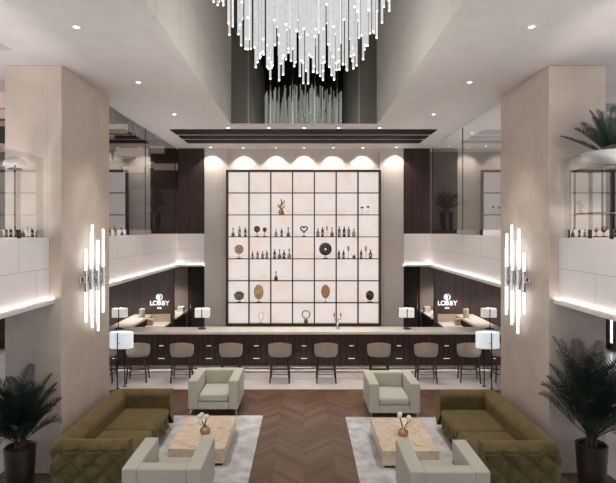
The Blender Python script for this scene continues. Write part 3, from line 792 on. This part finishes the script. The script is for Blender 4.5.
# ------------------------------------------------------------------ tufted sofas
def make_sofa():
    """local: back along x = 0, seat opens towards +x, length along y"""
    t = thing('sofa', '', 'sofa', (0,0,0), 0, 'olive tufted sofas')
    Dp, Ln, TH, H, Z0 = 1.05, 2.44, .25, .715, .06
    r = .15
    # centreline on the outer face: starts at front of near arm, runs round the back
    path = []
    def seg(p, q, n):
        for k in range(n): path.append((p[0]+(q[0]-p[0])*k/n, p[1]+(q[1]-p[1])*k/n))
    def arc(c, a0, a1, n):
        for k in range(n):
            a = math.radians(a0+(a1-a0)*k/n); path.append((c[0]+r*math.cos(a), c[1]+r*math.sin(a)))
    seg((Dp,0),(r,0),90); i1 = len(path)+7; arc((r,r),270,180,14)
    seg((0,r),(0,Ln-r),200); i2 = len(path)+7; arc((r,Ln-r),180,90,14)
    seg((r,Ln),(Dp,Ln),90); path.append((Dp,Ln))
    P = [Vector((a,b,0)) for a, b in path]
    S = [0]
    for k in range(1,len(P)): S.append(S[-1]+(P[k]-P[k-1]).length)
    # profile: (inset from outer face, z), going up the outer side, over the roll and down inside
    prof = []
    for k in range(29): prof.append((.0 if k else .02, Z0+(H-.10-Z0)*k/28, True))
    for k in range(1,10):
        a = PI*k/10; prof.append((.13-.15*math.cos(a)*1.0-(-.0), H-.10+.10*math.sin(a), k<4))
    for k in range(8): prof.append((.275-.02*(k/7), H-.10-(H-.10-.34)*k/7, False))
    prof.append((TH,.30,False))
    px_, pz_ = .15, .135
    def tuft(s, z):
        u, v = s/px_, (z-Z0)/pz_
        return (abs(math.sin(PI*(u+v)/1.0*.5))*abs(math.sin(PI*(u-v)*.5)))**.55
    def piece(i0, i1_, name):
        bm = bmesh.new(); rows = []
        for i in range(i0, i1_+1):
            d = P[min(i+1,len(P)-1)]-P[max(i-1,0)]; d.normalize()
            nin = Vector((d.y,-d.x,0))*-1
            # inward normal
            cvec = Vector((Dp*.62,Ln/2,0))-P[i]
            if nin.dot(cvec) < 0: nin = -nin
            row = []
            ins_lim = None
            for (o_, z_, outr) in prof:
                off = o_
                if outr: off -= .052*tuft(S[i], z_)*min(1,(z_-Z0)/.05+.2)*(1 if z_ < H-.10 else .6) - .022
                # pull insets so that the inside of the corner does not fold over
                q = P[i]+nin*off
                row.append(bm.verts.new((q.x, q.y, z_)))
            rows.append(row)
        for a, b in zip(rows[:-1], rows[1:]):
            for k in range(len(prof)-1): bm.faces.new((a[k],a[k+1],b[k+1],b[k]))
        for row in (rows[0], rows[-1]): bm.faces.new(row)
        obj(name, bm, M_velvet, t, True)
    n = len(P)-1
    piece(0, i1, 'arm'); piece(i1, i2, 'backrest'); piece(i2, n, 'arm')
    # tufted front rail
    bm = bmesh.new(); nu, nv = 120, 10; g = []
    for i in range(nu+1):
        row = []
        y = TH-.02+(Ln-2*TH+.04)*i/nu
        for j in range(nv+1):
            z = Z0+(.31-Z0)*j/nv
            row.append(bm.verts.new((Dp-.06+.045*tuft(y, z), y, z)))
        g.append(row)
    for i in range(nu):
        for j in range(nv): bm.faces.new((g[i][j],g[i+1][j],g[i+1][j+1],g[i][j+1]))
    back = [[bm.verts.new((TH, q[0].co.y, q[0].co.z)), bm.verts.new((TH, q[-1].co.y, q[-1].co.z))] for q in (g[0], g[-1])]
    bm.faces.new((g[0][-1], *[q[-1] for q in g[1:]], back[1][1], back[0][1]))
    obj('seat_base', bm, M_velvet, t, True)
    for a, b in ((TH+.012, Ln/2-.003),(Ln/2+.003, Ln-TH-.012)):
        obj('seat_cushion', RB(TH,Dp-.005,a,b,.30,.425,r=.05,seg=5), M_velvet, t, True)
    for xx in (.08,Dp-.1):
        for yy in (.1,Ln-.1): obj('leg', L([(0,0),(.022,0),(.028,.07),(0,.07)], (xx,yy,0), 12), M_black, t, True)
    return t
so = make_sofa(); so.location = (-3.42,6.66,.0145); so['label'] = 'olive velvet tufted sofa against the left column'
dup(so, (3.44,6.60+2.44,.0145), 'olive velvet tufted sofa against the right column', PI)

# ------------------------------------------------------------------ palms
def frond(bm, base, az, el, Lg, droop, wleaf=.30, nl=26):
    d = Vector((math.cos(az)*math.cos(el), math.sin(az)*math.cos(el), math.sin(el)))
    side = Vector((-math.sin(az), math.cos(az), 0))
    pts = []; p = Vector(base); n = 14; e = el
    for k in range(n+1):
        pts.append(p.copy())
        e = el - droop*(k/n)**1.4
        p = p + Vector((math.cos(az)*math.cos(e), math.sin(az)*math.cos(e), math.sin(e)))*Lg/n
    tube(bm, pts, [.008*(1-.8*k/n) for k in range(n+1)], 5)
    for k in range(nl):
        u = .16+.84*k/(nl-1); i = min(int(u*n), n-1); fq = u*n-i
        c = pts[i].lerp(pts[i+1], fq); dr = (pts[i+1]-pts[i]).normalized(); up = side.cross(dr)*-1
        ll = wleaf*(math.sin(PI*min(1,.12+.88*u))**.6*.8+.25)*(1-.35*u)
        for s in (-1,1):
            dv = (dr*.72 + side*s*.75 + up*(.28+.2*random.random())).normalized()
            wv = dr.cross(dv).cross(dv).normalized()*.0105*min(1,wleaf/.3)
            mid = c+dv*ll*.45; tip = c+dv*ll+Vector((0,0,-.10*ll*random.random()))
            bm.faces.new([bm.verts.new(v) for v in (c-wv*.5, mid-wv, tip, mid+wv, c+wv*.5)])
def palm(name, label, loc, pot_prof, soil_z, trunk_h, n, Lg, seed, wleaf=.30, els=(.55,1.45), group=None, pm=None, lim=.4, limx=None, dr=(.55,.5)):
    random.seed(seed)
    t = thing(name, label, 'plant', loc, 0, group)
    obj('planter', L(pot_prof, n=32), pm or M_pot, t, True)
    rs = pot_prof[-1][0]
    obj('soil', L([(0,soil_z),(rs if rs>.02 else .1,soil_z)], n=24), M_soil, t)
    bm = bmesh.new()
    for k in range(5):
        a = k*2*PI/5+.4; tube(bm, [(0.05*math.cos(a),.05*math.sin(a),soil_z-.02),(.06*math.cos(a),.06*math.sin(a),soil_z+trunk_h)], [.022,.014], 6)
    obj('trunk', bm, M_trunk, t, True)
    bm = bmesh.new()
    for k in range(n):
        az = k*2.399+random.random()*.3; el = els[0]+(els[1]-els[0])*((k+.5)/n)+.12*(random.random()-.5)
        frond(bm, (.05*math.cos(az),.05*math.sin(az),soil_z+trunk_h*(.55+.45*random.random())), az, el, Lg*(.8+.3*random.random()), dr[0]+dr[1]*random.random(), wleaf)
    for v in bm.verts:
        if v.co.y > 0: v.co.y = lim*(1-math.exp(-v.co.y/lim))
        if limx and v.co.x*limx > 0: v.co.x = math.copysign(abs(limx)*(1-math.exp(-abs(v.co.x)/abs(limx))), v.co.x)
    obj('foliage', bm, M_leaf, t)
    return t
POT = [(0,0),(.145,0),(.16,.015),(.185,.25),(.20,.50),(.205,.56),(.205,.59),(.19,.595),(.182,.58),(.178,.54)]
palm('potted_palm', 'dark potted palm in front of the left column', (-3.93,6.92,.0), POT, .54, .18, 34, .95, 3, .32, els=(.55,1.52), limx=.75, group='floor palms by the columns')
palm('potted_palm', 'dark potted palm in front of the right column', (3.98,6.92,.0), [(a,b*1.06) for a,b in POT], .57, .22, 38, 1.34, 9, .38, els=(.6,1.53), limx=-.72, group='floor palms by the columns')
TALL = [(0,0),(.15,0),(.16,.02),(.19,.8),(.20,.85),(.20,.88),(.185,.88),(.18,.84)]
palm('potted_palm', 'palm in tall dark planter behind glass on the right balcony', (4.28,15.0,3.25), TALL, .84, .1, 20, .62, 21, .22, (.5,1.5), pm=M_black, lim=.45, limx=-.45)
palm('potted_palm', 'palm in dark planter behind glass on the left balcony', (-4.55,15.2,3.25), TALL, .84, .15, 20, .75, 25, .22, (.5,1.5), pm=M_black, limx=.5)
BOWL = [(0,0),(.20,0),(.30,.05),(.37,.14),(.385,.20),(.375,.205),(.36,.195),(.345,.15)]
palm('bowl_palm', 'spiky palm in wide white bowl on the right balcony stand', (4.18,6.78,4.425), BOWL, .15, .03, 24, .66, 31, .19, (.5,1.45), pm=M_white, lim=.5, dr=(.1,.3))
# stands behind the front glass
def tall_stand(x, y, w, label):
    t = thing('plant_stand', label, 'stand', (x,y,3.25), 0)
    obj('top_plate', RB(-w,w,-w,w,1.145,1.175,r=.005), M_black, t)
    for sx in (-1,1):
        for sy in (-1,1): obj('leg', B((sx*(w-.03)-.009,sx*(w-.03)+.009,sy*(w-.03)-.009,sy*(w-.03)+.009,0,1.146)), M_black, t)
    obj('shelf', RB(-w+.02,w-.02,-w+.02,w-.02,.55,.565,r=.004), M_black, t)
    return t
tall_stand(4.18,6.78,.36,'tall black stand under the white bowl palm, right balcony')
t = thing('lamp_stand', 'slim black pole stand under the dome lamp, left balcony', 'stand', (-3.99,6.9,3.25))
obj('top_plate', L([(0,1.16),(.09,1.16),(.09,1.175),(0,1.175)], n=24), M_black, t, True)
obj('pole', L([(0,.02),(.012,.02),(.012,1.16),(0,1.16)], n=12), M_black, t, True)
obj('foot', L([(0,0),(.14,0),(.14,.015),(.02,.025),(0,.025)], n=24), M_black, t, True)
t = thing('dome_lamp', 'small white dome lamp behind the glass of the left balcony', 'lamp', (-3.99,6.9,4.425))
obj('dome', L([(.0,.165),(.06,.158),(.11,.13),(.14,.085),(.15,.04),(.148,.035),(.135,.08),(.10,.12),(0,.15)], n=28), M_white, t, True)
obj('stem', L([(0,0),(.07,0),(.07,.012),(.014,.02),(.014,.14),(0,.15)], n=16), M_black, t, True)

# ------------------------------------------------------------------ balustrade glass
for s, nm in ((-1,'left'),(1,'right')):
    def bx(xa, xb, *r):
        return (min(s*xa,s*xb), max(s*xa,s*xb)) + r
    for y0, y1, z1, lb in ((2.4,7.2,4.62,'front balcony balustrade, low'),(9.18,11.83,5.995,'rear balcony screen, bay nearer the column'),(11.85,14.66,5.995,'rear balcony screen, bay nearer the display')):
        t = thing('glass_panel', f'clear glass of the {nm} {lb}', 'glass panel', (s*(XG+.02),y0,3.47), 0, 'glass along the balconies')
        obj('pane', B((-.006,.006,0,y1-y0,.0,z1-3.47)), M_glass, t)
        obj('base_channel', B((-.016,.012,0,y1-y0,0,.115) if s>0 else (-.012,.016,0,y1-y0,0,.115)), M_shoe, t)
        if z1 > 5: obj('edge_post', B((-.012,.012,y1-y0-.004,y1-y0+.016,0,z1-3.47)), M_black, t)

# ------------------------------------------------------------------ baffles over the left balcony, louvres on the right
k = 0
first = None
for j in range(10):
    for i in range(4):
        y = 9.7+j*.72; x = -4.25-i*.85-(.35 if j%2 else 0)
        z = 5.42+((i*7+j*5)%4)*.15
        if first is None:
            t = thing('ceiling_baffle', '', 'ceiling baffle', (x,y,z), 0, 'hanging boxes over the left balcony')
            obj('box', B((-.36,.36,-.09,.09,0,.26)), M_baff, t)
            obj('face_board', B((-.36,.36,-.1,-.091,.0,.20)), M_bwood, t)
            obj('rod', B((-.006,.006,-.006,.006,.26,1.6)), M_black, t)
            first = t; r = t
        else: r = dup(first, (x,y,z), '')
        r['label'] = f'black and wood ceiling box over the left balcony, {ORD[j]} row back, {ORD[i]} from the glass'
for i in range(4):
    y = 7.6
    o = obj('ceiling_baffle', B((-.35,.35,-.06,.06,0,.24))  , M_baff if i%2 else M_bwood, None, loc=(-4.95-.0*i, 7.9+i*.55, 5.2-.42*i+.3))
    tag(o, f'hanging ceiling box left of the left column, {ORD[i]} from the top', 'ceiling baffle', 'hanging boxes left of the column')
for i in range(5):
    o = obj('ceiling_louvre', B((-.9,.9,-.05,.05,0,.12)), M_grey, None, loc=(5.75,8.3+i*.5,5.55-.12*i))
    tag(o, f'grey ceiling louvre right of the right column, {ORD[i]} from the camera', 'ceiling louvre', 'grey louvres over the right balcony')

# ------------------------------------------------------------------ sconces
def make_sconce():
    """local: on a wall whose outward normal is +x, length along y"""
    t = thing('wall_sconce', '', 'wall sconce', (0,0,0), 0, 'rod sconces on the columns')
    obj('back_plate', RB(0,.03,-.44,.44,-.05,.05,r=.006), M_chrome, t)
    rod = [(-.36,-.02,.52,.66),(-.24,.0,.74,.56),(-.12,.03,.86,.84),(0,-.04,.66,.70),(.12,.05,.58,.96),(.24,.0,.82,.62),(.35,-.03,.46,.52)]
    for i, (y, dz, up, dn) in enumerate(rod):
        xo = .075+.035*(i%2)
        bm = bmesh.new(); rr = .0185
        lathe(bm, [(0,dz-dn),(rr*.8,dz-dn),(rr,dz-dn+.01),(rr,dz+up-.01),(rr*.8,dz+up),(0,dz+up)], (xo,y,0), 12)
        q = obj('light_rod', bm, M_srod, t, True)
        obj('collar', L([(.019,dz-.17),(.030,dz-.17),(.030,dz+.17),(.019,dz+.17)], (xo,y,0), 12), M_chrome, q, True)
        obj('arm', B((.02,xo,y-.01,y+.01,-.02,.02)), M_chrome, t)
    return t
sc_ = make_sconce(); sc_.location = (-3.565,8.36,2.78); sc_['label'] = 'chrome and glowing rod sconce on the left column'
dup(sc_, (3.60,8.36,2.78), 'chrome and glowing rod sconce on the right column', PI)

# ------------------------------------------------------------------ light, world, camera
def point(name, loc, e, size=.1, col=(1,.95,.9)):
    l = bpy.data.lights.new(name, 'POINT'); l.energy = e; l.shadow_soft_size = size; l.color = col
    o = bpy.data.objects.new(name, l); o.location = loc; C.objects.link(o)
point('chandelier_glow', (0,6.73,4.9), 70, .5, (1,.98,.95))
def ceiling_fill(x, y, z, sx, sy, e):  # unseen area light, added to brighten the ceiling from below
    l = bpy.data.lights.new('ceiling_fill', 'AREA'); l.shape = 'RECTANGLE'; l.size = sx; l.size_y = sy; l.energy = e; l.color = (1,.94,.90)
    o = bpy.data.objects.new('added_ceiling_fill', l); o.location = (x,y,z); o.rotation_euler = (PI,0,0); C.objects.link(o)
for s in (-1,1):
    ceiling_fill(s*4.3, 4.6, 3.42, .35, 4.5, 75)
    ceiling_fill(s*4.3, 12.0, 3.42, .35, 4.6, 60 if s<0 else 50)
for px in (119,202,407,489.5): point('table_lamp_glow', ((px-304)*12.78/FPX, 12.84, 1.66), 4, .06, (1,.9,.8))
wd = bpy.data.worlds.new('world'); bpy.context.scene.world = wd; wd.use_nodes = True
bg = wd.node_tree.nodes['Background']; bg.inputs[0].default_value = (.93,.96,1.0,1); bg.inputs[1].default_value = 2.3
cam = bpy.data.cameras.new('camera'); co = bpy.data.objects.new('camera', cam); C.objects.link(co)
co.location = (0,0,HC); co.rotation_euler = (PI/2,0,0)
cam.sensor_fit = 'HORIZONTAL'; cam.sensor_width = 36; cam.lens = 36*FPX/616
cam.shift_x = (308-304)/616; cam.shift_y = -(241.5-230)/616
cam.clip_end = 100
sc = bpy.context.scene; sc.camera = co
sc.view_settings.view_transform = 'Standard'; sc.view_settings.look = 'None'; sc.view_settings.gamma = 1; sc.view_settings.exposure = 0.15
sc.view_settings.use_curve_mapping = False
